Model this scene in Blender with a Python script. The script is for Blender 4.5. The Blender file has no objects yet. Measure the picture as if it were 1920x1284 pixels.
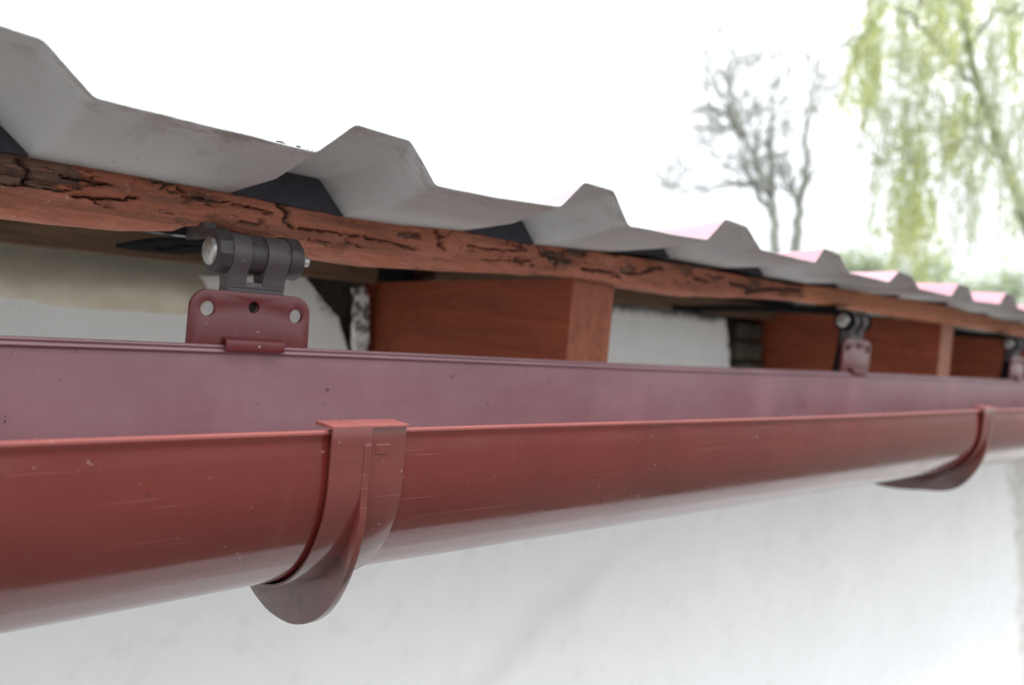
import bpy, bmesh, math, random
import numpy as np
from mathutils import Vector, Matrix
random.seed(7); np.random.seed(7)
S = bpy.context.scene
COL = S.collection

# ------------------------------------------------------------------ camera
# origin = the eye; +X runs along the eaves, +Y into the wall, +Z up
AX = Vector((.72345, .04306, .68903)); 
hx = Vector((0, 100 - .0875 * 1680, 1600)); vx = Vector((1680, 100, 1600))
AX = vx.normalized()
d = hx.cross(vx).normalized()
if d.y < 0: d = -d
UP = -d
AY = UP.cross(AX)
if AY.x > 0: AY = -AY
def w3(c): return Vector((AX.dot(c), AY.dot(c), UP.dot(c)))
R0, R1, R2 = w3(Vector((1, 0, 0))), w3(Vector((0, -1, 0))), w3(Vector((0, 0, -1)))
cam = bpy.data.objects.new('camera', bpy.data.cameras.new('camera'))
COL.objects.link(cam)
cam.matrix_world = Matrix(((R0.x, R1.x, R2.x, 0), (R0.y, R1.y, R2.y, 0), (R0.z, R1.z, R2.z, 0), (0, 0, 0, 1)))
cam.data.sensor_width = 36
cam.data.lens = 36 * 1600 / 1920
cam.data.clip_start = .02; cam.data.clip_end = 2000
cam.data.dof.use_dof = True
cam.data.dof.focus_distance = .50
cam.data.dof.aperture_fstop = 5.8
S.camera = cam
def at(u, v, Z):                     # photo pixel -> point at depth Z
    return w3(Vector(((u - 960) / 1600 * Z, (v - 642) / 1600 * Z, Z)))

# ------------------------------------------------------------------ light
SUN_EL, SUN_AZ = 68, 200             # degrees; sun behind the photographer's left shoulder
W = bpy.data.worlds.new('World'); S.world = W; W.use_nodes = True
nt = W.node_tree; nt.nodes.clear()
sky = nt.nodes.new('ShaderNodeTexSky'); sky.sky_type = 'NISHITA'; sky.sun_disc = False
sky.sun_elevation = math.radians(SUN_EL); sky.sun_rotation = math.radians(SUN_AZ)
mixw = nt.nodes.new('ShaderNodeMix'); mixw.data_type = 'RGBA'
mixw.inputs['Factor'].default_value = .88          # an overcast veil over the sky
bg = nt.nodes.new('ShaderNodeBackground'); bg.inputs['Strength'].default_value = .12
wo = nt.nodes.new('ShaderNodeOutputWorld')
tc = nt.nodes.new('ShaderNodeTexCoord'); sx = nt.nodes.new('ShaderNodeSeparateXYZ'); nt.links.new(tc.outputs['Generated'], sx.inputs[0])
def wmath(op, a, b):
    q = nt.nodes.new('ShaderNodeMath'); q.operation = op; q.use_clamp = False
    for i, v in enumerate((a, b)):
        if hasattr(v, 'is_linked'): nt.links.new(v, q.inputs[i])
        else: q.inputs[i].default_value = v
    return q.outputs[0]
lum = wmath('ADD', wmath('MULTIPLY', wmath('MAXIMUM', sx.outputs[2], 0.), 2.), 1.)     # overcast sky: zenith three times the horizon
vm = nt.nodes.new('ShaderNodeVectorMath'); vm.operation = 'SCALE'; vm.inputs[0].default_value = (5.80, 5.95, 6.12); nt.links.new(lum, vm.inputs['Scale'])
nt.links.new(vm.outputs[0], mixw.inputs['B'])
nt.links.new(sky.outputs[0], mixw.inputs['A']); nt.links.new(mixw.outputs['Result'], bg.inputs[0]); nt.links.new(bg.outputs[0], wo.inputs[0])
sl = bpy.data.lights.new('sun', 'SUN'); sl.energy = 1.5; sl.angle = math.radians(28); sl.color = (1, .985, .96)
so = bpy.data.objects.new('sun', sl); COL.objects.link(so)
az = math.radians(SUN_AZ); el = math.radians(SUN_EL)
sd = Vector((math.sin(az) * math.cos(el), math.cos(az) * math.cos(el), math.sin(el)))
so.rotation_euler = sd.to_track_quat('Z', 'Y').to_euler()
S.view_settings.view_transform = 'Standard'; S.view_settings.look = 'None'
S.view_settings.gamma = 1; S.view_settings.use_curve_mapping = False
S.view_settings.exposure = .86
S.cycles.max_bounces = 8; S.cycles.diffuse_bounces = 6; S.cycles.use_denoising = True

# ------------------------------------------------------------------ materials
class N:
    def __init__(s, name):
        s.m = bpy.data.materials.new(name); s.m.use_nodes = True
        s.t = s.m.node_tree; s.b = s.t.nodes['Principled BSDF']
        s.co = s.t.nodes.new('ShaderNodeTexCoord').outputs['Object']
    def link(s, a, b): s.t.links.new(a, b)
    def mapped(s, sc=(1, 1, 1), rot=(0, 0, 0)):
        n = s.t.nodes.new('ShaderNodeMapping'); n.inputs['Scale'].default_value = sc; n.inputs['Rotation'].default_value = rot
        s.link(s.co, n.inputs[0]); return n.outputs[0]
    def noise(s, scale, detail=4, rough=.55, vec=None, dist=0):
        n = s.t.nodes.new('ShaderNodeTexNoise'); n.inputs['Scale'].default_value = scale
        n.inputs['Detail'].default_value = detail; n.inputs['Roughness'].default_value = rough; n.inputs['Distortion'].default_value = dist
        s.link(vec or s.co, n.inputs['Vector']); return n.outputs['Fac']
    def ramp(s, f, stops):
        n = s.t.nodes.new('ShaderNodeValToRGB'); e = n.color_ramp.elements
        while len(e) < len(stops): e.new(.5)
        for q, (p, c) in zip(e, stops):
            q.position = p; q.color = (c, c, c, 1) if not hasattr(c, '__len__') else (*c, 1)
        s.link(f, n.inputs[0]); return n.outputs[0]
    def mix(s, f, a, b, mode='MIX'):
        n = s.t.nodes.new('ShaderNodeMix'); n.data_type = 'RGBA'; n.blend_type = mode
        for k, v in (('Factor', f), ('A', a), ('B', b)):
            if hasattr(v, 'is_linked'): s.link(v, n.inputs[k])
            elif k == 'Factor': n.inputs[k].default_value = v
            else: n.inputs[k].default_value = (*v, 1)
        return n.outputs['Result']
    def math(s, op, a, b=0.):
        n = s.t.nodes.new('ShaderNodeMath'); n.operation = op
        for i, v in enumerate((a, b)):
            if hasattr(v, 'is_linked'): s.link(v, n.inputs[i])
            else: n.inputs[i].default_value = v
        return n.outputs[0]
    def attr(s, name):
        n = s.t.nodes.new('ShaderNodeAttribute'); n.attribute_name = name; return n.outputs['Fac']
    def sep(s):
        n = s.t.nodes.new('ShaderNodeSeparateXYZ'); s.link(s.co, n.inputs[0]); return n.outputs
    def bump(s, h, strength=.3, dist=.001):
        n = s.t.nodes.new('ShaderNodeBump'); n.inputs['Strength'].default_value = strength; n.inputs['Distance'].default_value = dist
        s.link(h, n.inputs['Height']); s.link(n.outputs[0], s.b.inputs['Normal'])
    def out(s, col, rough=.6, spec=.5, metal=0):
        for k, v in (('Base Color', col), ('Roughness', rough)):
            if hasattr(v, 'is_linked'): s.link(v, s.b.inputs[k])
            else: s.b.inputs[k].default_value = (*v, 1) if k == 'Base Color' else v
        s.b.inputs['Specular IOR Level'].default_value = spec; s.b.inputs['Metallic'].default_value = metal
        return s.m

def plastic(name, base, dust, dust_amt, rough, scratches=True, speck=.5, grime=False):
    n = N(name)
    big = n.noise(9, 5, .6)
    c = n.mix(n.ramp(big, [(.35, 0.), (.7, 1.)]), tuple(v * .88 for v in base), tuple(min(1, v * 1.12) for v in base))
    film = n.noise(5, 6, .65, n.mapped((1, 3, 3)))
    c = n.mix(n.math('MULTIPLY', n.ramp(film, [(.3, .25), (.75, 1.)]), dust_amt), c, dust)
    lt = n.ramp(n.noise(310, 2, .5), [(.71, 0.), (.76, 1.)])           # pale grit
    gate = n.ramp(n.noise(14, 3), [(.45, 0.), (.62, 1.)])
    c = n.mix(n.math('MULTIPLY', n.math('MULTIPLY', lt, gate), speck), c, (.52, .40, .37))
    dk = n.ramp(n.noise(170, 2, .5, n.mapped((1, 1, 1), (.4, .3, .9))), [(.725, 0.), (.76, 1.)])
    c = n.mix(n.math('MULTIPLY', dk, .75), c, (.03, .018, .017))
    h = n.noise(60, 3)
    if grime:                                    # dried mud collected in the lower bend of the hook
        gz = n.ramp(n.math('ADD', n.sep()[2], n.math('MULTIPLY', n.math('SUBTRACT', n.noise(55, 6, .7), .5), .045)), [(0., 1.), (1., 1.)])
        e = n.math('MULTIPLY', n.math('SUBTRACT', -.128, n.math('ADD', n.sep()[2], n.math('MULTIPLY', n.math('SUBTRACT', n.noise(60, 6, .72), .5), .06))), 26.)
        e = n.ramp(e, [(.0, 0.), (.9, 1.)])
        c = n.mix(n.math('MULTIPLY', e, .58), c, (.080, .052, .046))
        e2 = n.ramp(n.noise(38, 6, .72), [(.53, 0.), (.61, 1.)])
        c = n.mix(n.math('MULTIPLY', n.math('MULTIPLY', e2, e), .7), c, (.025, .020, .018))
    if scratches:
        for rot, sc in (((0, .5, 0), (10, 900, 900)), ((0, -.35, 0), (14, 800, 800)), ((0, .06, 0), (5, 1000, 1000))):
            s_ = n.ramp(n.noise(1, 1, .4, n.mapped(sc, rot)), [(.715, 0.), (.745, 1.)])
            g_ = n.ramp(n.noise(11, 2, .5, n.mapped((1, 1, 1), rot)), [(.5, 0.), (.6, 1.)])
            c = n.mix(n.math('MULTIPLY', n.math('MULTIPLY', s_, g_), .13), c, (.40, .24, .21))
    n.bump(h, .06, .002)
    r = n.ramp(n.noise(17, 4, .6), [(.3, max(.05, rough - .06)), (.75, rough + .09)])
    return n.out(c, r, .5)

M = {}
M['gutter_out'] = plastic('gutter_red_brown', (.098, .0120, .0090), (.17, .050, .042), .20, .14, True, .3)
M['gutter_in'] = plastic('gutter_faded_inside', (.165, .062, .070), (.245, .145, .160), .85, .32, False, .25)
def streaks(m):
    n = N.__new__(N); n.m = m; n.t = m.node_tree; n.b = n.t.nodes['Principled BSDF']
    n.co = [q for q in n.t.nodes if q.type == 'TEX_COORD'][0].outputs['Object']
    col = n.b.inputs['Base Color'].links[0].from_socket
    f = n.ramp(n.noise(1, 5, .6, n.mapped((9, 2, 3))), [(.52, 0.), (.74, 1.)])
    c = n.mix(n.math('MULTIPLY', f, .26), col, (.40, .21, .235))
    f2 = n.ramp(n.noise(1, 6, .7, n.mapped((40, 9, 5), (0, .1, 0))), [(.56, 0.), (.70, 1.)])
    c = n.mix(n.math('MULTIPLY', f2, .22), c, (.11, .075, .075))
    n.link(c, n.b.inputs['Base Color'])
streaks(M['gutter_in'])
def splash(m):                                   # mud flecks along the belly of the gutter
    n = N.__new__(N); n.m = m; n.t = m.node_tree; n.b = n.t.nodes['Principled BSDF']
    n.co = [q for q in n.t.nodes if q.type == 'TEX_COORD'][0].outputs['Object']
    col = n.b.inputs['Base Color'].links[0].from_socket
    g = n.ramp(n.math('MULTIPLY', n.math('SUBTRACT', -.138, n.sep()[2]), 40.), [(.0, 0.), (.6, 1.)])
    g = n.math('MULTIPLY', g, n.ramp(n.noise(9, 3, .5), [(.47, 0.), (.60, 1.)]))
    f = n.ramp(n.noise(190, 4, .65, n.mapped((.6, 1, 1))), [(.57, 0.), (.63, 1.)])
    c = n.mix(n.math('MULTIPLY', n.math('MULTIPLY', f, g), .8), col, (.04, .028, .024))
    run = n.ramp(n.noise(1, 4, .6, n.mapped((55, 6, 6))), [(.56, 0.), (.72, 1.)])   # faint run marks
    c = n.mix(n.math('MULTIPLY', run, .045), c, (.28, .12, .10))
    n.link(c, n.b.inputs['Base Color'])
splash(M['gutter_out'])
M['clip'] = plastic('clip_red_brown', (.092, .0155, .0125), (.22, .075, .065), .28, .20, True, .3, True)
M['paler'] = plastic('sky_highlight_plastic', (.20, .048, .042), (.32, .12, .105), .4, .34, False, .3)  # paler copy of the plastic: sky highlight painted on cap and rim
M['plate'] = plastic('plate_maroon', (.098, .0105, .012), (.16, .045, .05), .22, .33, False, .7)
M['hinge'] = plastic('hinge_dark_plastic', (.030, .023, .024), (.080, .066, .066), .45, .52, False, .25)
M['hinge_arm'] = plastic('hinge_grey_plastic', (.060, .049, .052), (.105, .09, .092), .40, .55, False, .25)
M['black'] = plastic('black_strap_paint', (.012, .0115, .012), (.035, .033, .031), .3, .6, False, .3)
M['black'].node_tree.nodes['Principled BSDF'].inputs['Specular IOR Level'].default_value = .0

for k_ in ('gutter_out', 'clip'): M[k_].node_tree.nodes['Principled BSDF'].inputs['IOR'].default_value = 1.54
n = N('zinc'); v = n.noise(240, 4)
n.bump(n.noise(500, 2), .12, .0004)
M['zinc'] = n.out(n.mix(n.ramp(v, [(.4, 0.), (.62, 1.)]), (.36, .36, .35), (.52, .52, .50)), .48, .5, .9)
n = N('hole_dark'); M['dark'] = n.out((.012, .009, .009), .8, .2)

# sheet: crimson top, grey primer under
n = N('sheet_top_crimson')
M['sheet_top'] = n.out(n.mix(n.ramp(n.noise(6, 4), [(.3, 0.), (.7, 1.)]), (.36, .12, .165), (.44, .17, .215)), .10, .9)
n = N('sheet_grey_underside')
c = n.mix(n.ramp(n.noise(7, 5, .6), [(.3, 0.), (.7, 1.)]), (.46, .50, .49), (.54, .58, .57))
c = n.mix(n.math('MULTIPLY', n.ramp(n.noise(46, 6, .7, n.mapped((1, .35, 1))), [(.58, 0.), (.75, 1.)]), .45), c, (.25, .23, .20))
gate = n.ramp(n.noise(12, 3), [(.48, 0.), (.62, 1.)])
c = n.mix(n.math('MULTIPLY', n.ramp(n.noise(230, 2, .5), [(.70, 0.), (.74, 1.)]), gate), c, (.07, .055, .05))
y = n.sep()[1]                                                       # grime that crept in from the cut edge
edge = n.math('MULTIPLY', n.ramp(n.math('SUBTRACT', y, .445), [(.0, 1.), (.030, 0.)]), n.ramp(n.noise(90, 6, .75, n.mapped((.5, 1.5, 1))), [(.49, 0.), (.57, .6)]))
c = n.mix(edge, c, (.22, .18, .16))
n.bump(n.noise(90, 4), .08, .001)
M['sheet_under'] = n.out(c, .5, .4)

# rotten painted fascia
n = N('rotten_red_paint')
rot = n.attr('rot'); crack = n.attr('crack')
paint = n.mix(n.ramp(n.noise(22, 6, .65, n.mapped((.45, 1, 1.5))), [(.32, 0.), (.7, 1.)]), (.29, .095, .055), (.46, .175, .11))
paint = n.mix(n.math('MULTIPLY', n.ramp(n.noise(90, 5, .7, n.mapped((.3, 1, 1.6))), [(.5, 0.), (.68, 1.)]), .55), paint, (.16, .075, .05))
bare = n.mix(n.ramp(n.noise(75, 6, .7, n.mapped((.25, 1, 2))), [(.35, 0.), (.65, 1.)]), (.09, .052, .038), (.27, .16, .115))
c = n.mix(n.ramp(rot, [(.35, 0.), (.75, 1.)]), paint, bare)
fl = n.ramp(n.noise(150, 6, .75, n.mapped((.22, 1, 1.3))), [(.57, 0.), (.66, 1.)])
lf = n.ramp(n.noise(60, 6, .7, n.mapped((.35, 1, 1.4), (0, .1, 0))), [(.56, 0.), (.70, 1.)])
c = n.mix(n.math('MULTIPLY', lf, .45), c, (.50, .26, .18))
gr = n.ramp(n.noise(48, 7, .75, n.mapped((.10, 1, 2.6))), [(.53, 0.), (.60, 1.)])
c = n.mix(n.math('MULTIPLY', gr, .45), c, (.10, .05, .034))
c = n.mix(n.math('MULTIPLY', fl, .75), c, (.09, .05, .035))
c = n.mix(n.ramp(crack, [(.3, 0.), (.85, .8)]), c, (.052, .025, .019))
sp = n.ramp(n.noise(260, 2, .5), [(.72, 0.), (.77, 1.)])
c = n.mix(n.math('MULTIPLY', sp, .6), c, (.5, .42, .38))
n.bump(n.math('ADD', n.noise(120, 6, .7, n.mapped((.22, 1, 1.5))), n.noise(420, 3)), .75, .0020)
M['board'] = n.out(c, .72, .25)

def painted_wood(name, a, b, sc=(1.5, 1, 14), rough=.6):
    n = N(name)
    g = n.noise(6, 6, .62, n.mapped(sc), 1.2)
    c = n.mix(n.ramp(g, [(.33, 0.), (.68, 1.)]), a, b)
    c = n.mix(n.math('MULTIPLY', n.ramp(n.noise(35, 5, .7), [(.55, 0.), (.72, 1.)]), .5), c, tuple(v * .45 for v in a))
    n.bump(n.noise(8, 6, .7, n.mapped(tuple(v * 4 for v in sc))), .35, .0012)
    return n.out(c, rough, .3)
M['board_far'] = painted_wood('orange_brown_paint', (.36, .125, .055), (.48, .19, .095))
M['rafter'] = painted_wood('rafter_red_brown_stain', (.170, .033, .013), (.27, .062, .026), (1, .9, 9))
M['rafter_end'] = painted_wood('rafter_end_grain', (.19, .054, .026), (.33, .105, .052), (16, 1, 5))
M['rafter_pale_end'] = painted_wood('rafter_pale_end_grain', (.30, .115, .065), (.38, .165, .105), (9, 1, 1.6))
M['plank'] = painted_wood('weathered_brown_plank', (.10, .054, .030), (.17, .10, .062), (1.2, 1, 16))

# plaster wall
n = N('white_lime_plaster')
c = n.mix(n.ramp(n.noise(2.2, 5, .6), [(.3, 0.), (.7, 1.)]), (.82, .82, .815), (.87, .87, .87))
c = n.mix(n.math('MULTIPLY', n.ramp(n.noise(22, 6, .7), [(.54, 0.), (.72, 1.)]), .28), c, (.55, .54, .51))
xx, yy, zz = n.sep()
# slanting brown run-off stain
ln = n.math('SUBTRACT', n.math('SUBTRACT', xx, 1.04), n.math('MULTIPLY', n.math('ADD', zz, .46), 1.85))
st = n.ramp(n.math('ABSOLUTE', n.math('ADD', ln, n.math('MULTIPLY', n.math('SUBTRACT', n.noise(7, 4), .5), .16))), [(.0, 1.), (.055, .5), (.11, 0.)])
zg = n.ramp(n.math('MULTIPLY', n.math('ADD', zz, .75), 2.2), [(.0, 0.), (.25, 1.), (.7, 1.), (.9, 0.)])
c = n.mix(n.math('MULTIPLY', n.math('MULTIPLY', st, zg), .22), c, (.55, .42, .34))
# worn beige render at the far end
ez = n.math('ADD', n.math('SUBTRACT', xx, 3.30), n.math('MULTIPLY', n.math('ADD', zz, .42), .46))
em = n.ramp(n.math('ADD', ez, n.math('MULTIPLY', n.math('SUBTRACT', n.noise(9, 6, .7), .5), .5)), [(.0, 0.), (.08, 1.)])
c = n.mix(n.math('MULTIPLY', em, .85), c, n.mix(n.ramp(n.noise(28, 6, .75), [(.4, 0.), (.6, 1.)]), (.46, .43, .37), (.70, .68, .63)))
# mould under the plank
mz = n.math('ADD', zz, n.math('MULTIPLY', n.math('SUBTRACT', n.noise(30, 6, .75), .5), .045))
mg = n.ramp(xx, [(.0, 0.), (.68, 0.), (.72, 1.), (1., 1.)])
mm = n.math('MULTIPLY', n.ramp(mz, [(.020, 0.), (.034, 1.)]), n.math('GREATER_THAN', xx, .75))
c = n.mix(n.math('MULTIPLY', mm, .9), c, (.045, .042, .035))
# soot along the broken edge beside the first rafter
bx = n.math('ADD', n.math('SUBTRACT', xx, n.math('MULTIPLY', zz, -1.0)), n.math('MULTIPLY', n.math('SUBTRACT', n.noise(24, 6, .75), .5), .10))
bm_ = n.math('MULTIPLY', n.ramp(bx, [(.535, 0.), (.565, 1.)]), n.math('LESS_THAN', xx, .70))
c = n.mix(n.math('MULTIPLY', n.math('MULTIPLY', bm_, n.ramp(n.noise(40, 5, .7), [(.44, 0.), (.52, 1.)])), .95), c, (.030, .028, .024))
pt = n.ramp(n.noise(5.5, 6, .68, n.mapped((1, 1, .7))), [(.46, 0.), (.60, 1.)])
c = n.mix(n.math('MULTIPLY', pt, .16), c, (.72, .72, .71))
n.bump(n.math('ADD', n.noise(14, 6, .7), n.math('MULTIPLY', n.noise(3, 3), 2.)), .5, .006)
M['plaster'] = n.out(c, .85, .2)
n = N('beige_mortar')
n.bump(n.noise(25, 6, .7), .35, .006)
M['mortar'] = n.out(n.mix(n.ramp(n.noise(12, 6, .7), [(.35, 0.), (.65, 1.)]), (.53, .475, .385), (.63, .575, .48)), .9, .15)
n = N('dark_brickwork')
n.bump(n.noise(40, 6, .7), .8, .01)
M['brick'] = n.out(n.mix(n.ramp(n.noise(18, 6, .7), [(.35, 0.), (.65, 1.)]), (.050, .044, .036), (.135, .115, .09)), .9, .15)

n = N('rib_shade'); M['shade_fill'] = n.out(n.mix(n.noise(60, 4), (.035, .036, .046), (.075, .076, .09)), .9, .1)  # near-black filler that paints shade into the rib gaps
n = N('light_concrete')
M['apron'] = n.out(n.mix(n.ramp(n.noise(3, 8, .65), [(.35, 0.), (.65, 1.)]), (.43, .435, .43), (.53, .535, .53)), .9, .2)
n = N('dull_grass_ground')
M['ground'] = n.out(n.mix(n.ramp(n.noise(1.4, 8, .65), [(.35, 0.), (.65, 1.)]), (.085, .080, .070), (.135, .128, .115)), .9, .2)
def bark(name, a, b):
    n = N(name); n.bump(n.noise(14, 5), .5, .03)
    return n.out(n.mix(n.ramp(n.noise(5, 5), [(.35, 0.), (.65, 1.)]), a, b), .9, .1)
M['bark_grey'] = bark('grey_bark', (.25, .255, .235), (.34, .35, .30))
M['bark_green'] = bark('mossy_bark', (.26, .29, .17), (.36, .38, .26))
def leaf(name, a, b, tr=.5):
    n = N(name)
    c = n.mix(n.ramp(n.noise(1.3, 4), [(.35, 0.), (.65, 1.)]), a, b)
    n.out(c, .6, .2)
    t = n.t.nodes.new('ShaderNodeBsdfTranslucent'); n.link(c, t.inputs[0])
    mx = n.t.nodes.new('ShaderNodeMixShader'); mx.inputs[0].default_value = tr
    n.link(n.b.outputs[0], mx.inputs[1]); n.link(t.outputs[0], mx.inputs[2])
    o = [q for q in n.t.nodes if q.type == 'OUTPUT_MATERIAL'][0]; n.link(mx.outputs[0], o.inputs[0])
    return n.m
M['leaf_yellow'] = leaf('spring_leaf_yellow_green', (.50, .56, .22), (.63, .66, .33), .6)
M['leaf_pale'] = leaf('spring_leaf_pale_green', (.50, .55, .36), (.62, .66, .50))
M['leaf_bush'] = leaf('bush_leaf_green', (.36, .44, .26), (.46, .52, .36), .5)
M['moss'] = leaf('moss', (.06, .075, .02), (.12, .12, .04), .1)

# ------------------------------------------------------------------ helpers
def tag(o, label=None, cat=None, group=None, kind=None):
    if label: o['label'] = label
    if cat: o['category'] = cat
    if group: o['group'] = group
    if kind: o['kind'] = kind
    return o
def mesh_obj(name, verts, faces, mats, parent=None, smooth=False, fm=None, auto=None):
    me = bpy.data.meshes.new(name); me.from_pydata([tuple(v) for v in verts], [], faces)
    bm = bmesh.new(); bm.from_mesh(me); bmesh.ops.recalc_face_normals(bm, faces=bm.faces); bm.to_mesh(me); bm.free()
    return link_mesh(name, me, mats, parent, smooth, fm, auto)
def link_mesh(name, me, mats, parent=None, smooth=False, fm=None, auto=None):
    for m in (mats if isinstance(mats, (list, tuple)) else [mats]): me.materials.append(m)
    if fm is not None: me.polygons.foreach_set('material_index', fm)
    if smooth: me.polygons.foreach_set('use_smooth', [True] * len(me.polygons))
    if auto: me.set_sharp_from_angle(angle=math.radians(auto))
    o = bpy.data.objects.new(name, me); COL.objects.link(o)
    if parent: o.parent = parent; o.matrix_parent_inverse = parent.matrix_basis.inverted()
    return o
def bm_obj(name, bm, mats, parent=None, smooth=True, auto=35, bevel=0, seg=2):
    bmesh.ops.remove_doubles(bm, verts=bm.verts, dist=1e-6)
    bmesh.ops.recalc_face_normals(bm, faces=bm.faces)
    if bevel:
        es = [e for e in bm.edges if len(e.link_faces) == 2 and e.calc_face_angle(0) > math.radians(40)]
        bmesh.ops.bevel(bm, geom=es, offset=bevel, segments=seg, profile=.5, affect='EDGES', clamp_overlap=True)
    me = bpy.data.meshes.new(name); bm.to_mesh(me); bm.free()
    return link_mesh(name, me, mats, parent, smooth, None, auto)
def empty(name, loc):
    o = bpy.data.objects.new(name, None); o.location = loc; o.empty_display_size = .05; COL.objects.link(o); return o
def add_box(bm, x0, x1, y0, y1, z0, z1):
    v = [bm.verts.new((x, y, z)) for x in (x0, x1) for y in (y0, y1) for z in (z0, z1)]
    for f in ((0, 1, 3, 2), (4, 6, 7, 5), (0, 4, 5, 1), (2, 3, 7, 6), (0, 2, 6, 4), (1, 5, 7, 3)): bm.faces.new([v[i] for i in f])
def add_cyl_x(bm, x0, x1, yc, zc, r, n=40, rot=0, r1=None):
    r1 = r if r1 is None else r1
    a = [bm.verts.new((x0, yc + r * math.cos(rot + 2 * math.pi * i / n), zc + r * math.sin(rot + 2 * math.pi * i / n))) for i in range(n)]
    b = [bm.verts.new((x1, yc + r1 * math.cos(rot + 2 * math.pi * i / n), zc + r1 * math.sin(rot + 2 * math.pi * i / n))) for i in range(n)]
    for i in range(n): bm.faces.new((a[i], a[(i + 1) % n], b[(i + 1) % n], b[i]))
    bm.faces.new(a[::-1]); bm.faces.new(b)
def prism(bm, loop, axis, a, b, holes=()):
    """extrude a closed 2-D loop (with holes) along an axis between a and b"""
    def p3(p, t):
        return {0: (t, p[0], p[1]), 1: (p[0], t, p[1]), 2: (p[0], p[1], t)}[axis]
    rings = []
    for t in (a, b):
        es = []; rr = []
        for lp in (loop, *holes):
            vs = [bm.verts.new(p3(p, t)) for p in lp]; rr.append(vs)
            es += [bm.edges.new((vs[i], vs[(i + 1) % len(vs)])) for i in range(len(vs))]
        if holes: bmesh.ops.triangle_fill(bm, edges=es, use_beauty=True)
        else: bm.faces.new(rr[0])
        rings.append(rr)
    for va, vb in zip(*rings):
        k = len(va)
        for i in range(k): bm.faces.new((va[i], va[(i + 1) % k], vb[(i + 1) % k], vb[i]))
def arc(cx, cy, r, a0, a1, n):
    return [(cx + r * math.cos(math.radians(a0 + (a1 - a0) * i / n)), cy + r * math.sin(math.radians(a0 + (a1 - a0) * i / n))) for i in range(n + 1)]
def vnoise(x, y, seed=0):
    xi = np.floor(x).astype(int); yi = np.floor(y).astype(int); fx = x - xi; fy = y - yi
    fx = fx * fx * (3 - 2 * fx); fy = fy * fy * (3 - 2 * fy)
    def h(a, b):
        q = (a * 374761393 + b * 668265263 + seed * 974634777) & 0x7fffffff
        q = ((q ^ (q >> 13)) * 1274126177) & 0x7fffffff
        return ((q ^ (q >> 16)) & 0xffff) / 65535.
    return (h(xi, yi) * (1 - fx) + h(xi + 1, yi) * fx) * (1 - fy) + (h(xi, yi + 1) * (1 - fx) + h(xi + 1, yi + 1) * fx) * fy
def fbm(x, y, seed=0, oct=5, g=.55):
    s = 0; a = 1; t = 0
    for k in range(oct): s = s + a * vnoise(x * 2 ** k, y * 2 ** k, seed + k); t += a; a *= g
    return s / t

# ------------------------------------------------------------------ ground
GZ = -2.25
g = mesh_obj('ground', [(-600, -600, GZ), (600, -600, GZ), (600, 600, GZ), (-600, 600, GZ)], [(0, 1, 2, 3)], M['ground'])
tag(g, kind='structure')
bm = bmesh.new(); add_box(bm, -2.6, 12, -.10, .919, GZ - .1, GZ + .06)
g = bm_obj('path', bm, M['apron'], None, False, None, .008); tag(g, kind='structure')

# ------------------------------------------------------------------ wall
WX0, WX1 = -2.5, 8.5
wall = empty('plaster_wall', (1.5, 1.05, GZ))
tag(wall, 'white limewashed plaster wall standing behind the gutter with a crumbling blackened top edge', 'wall')
bm = bmesh.new(); add_box(bm, WX0, WX1, .945, 1.20, GZ, .036)
bm_obj('brick_core', bm, M['brick'], wall, False, None)
def ragged(p0, p1, n, amp, seed):
    out = []
    for i in range(n + 1):
        t = i / n; x = p0[0] + (p1[0] - p0[0]) * t; z = p0[1] + (p1[1] - p0[1]) * t
        q = fbm(np.array([x * 60.]), np.array([z * 60. + seed]), seed)[0] - .5
        dx, dz = p1[0] - p0[0], p1[1] - p0[1]; L = math.hypot(dx, dz) or 1
        out.append((x - dz / L * q * amp, z + dx / L * q * amp))
    return out
def plaster_piece(top, x0, x1, zb):
    bm = bmesh.new(); prism(bm, [(x0, zb)] + top + [(x1, zb)], 1, .920, .945)
    return bm
top = [(-2.5, -.03)] + ragged((-.1, -.016), (.20, -.0095), 14, .004, 1) + ragged((.21, -.009), (.37, .0143), 10, .004, 2) + ragged((.38, .0143), (.525, .0265), 10, .003, 3) + ragged((.53, .024), (.575, -.02), 10, .02, 4) + ragged((.58, -.03), (.60, -.085), 8, .012, 5)
bm = plaster_piece(top, -2.5, .60, -.09)
prism(bm, [(-2.5, -.09), (-2.5, GZ), (8.5, GZ), (8.5, -.09)], 1, .920, .945)
top2 = ragged((.72, .036), (1.30, .040), 26, .006, 6) + ragged((1.31, .038), (1.44, .033), 10, .010, 7) + ragged((1.445, .028), (1.478, -.085), 14, .018, 8)
prism(bm, [(.70, -.09), (.70, .036)] + top2 + [(1.478, -.09)], 1, .920, .945)
bm_obj('plaster_coat', bm, M['plaster'], wall, False, None)
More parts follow.
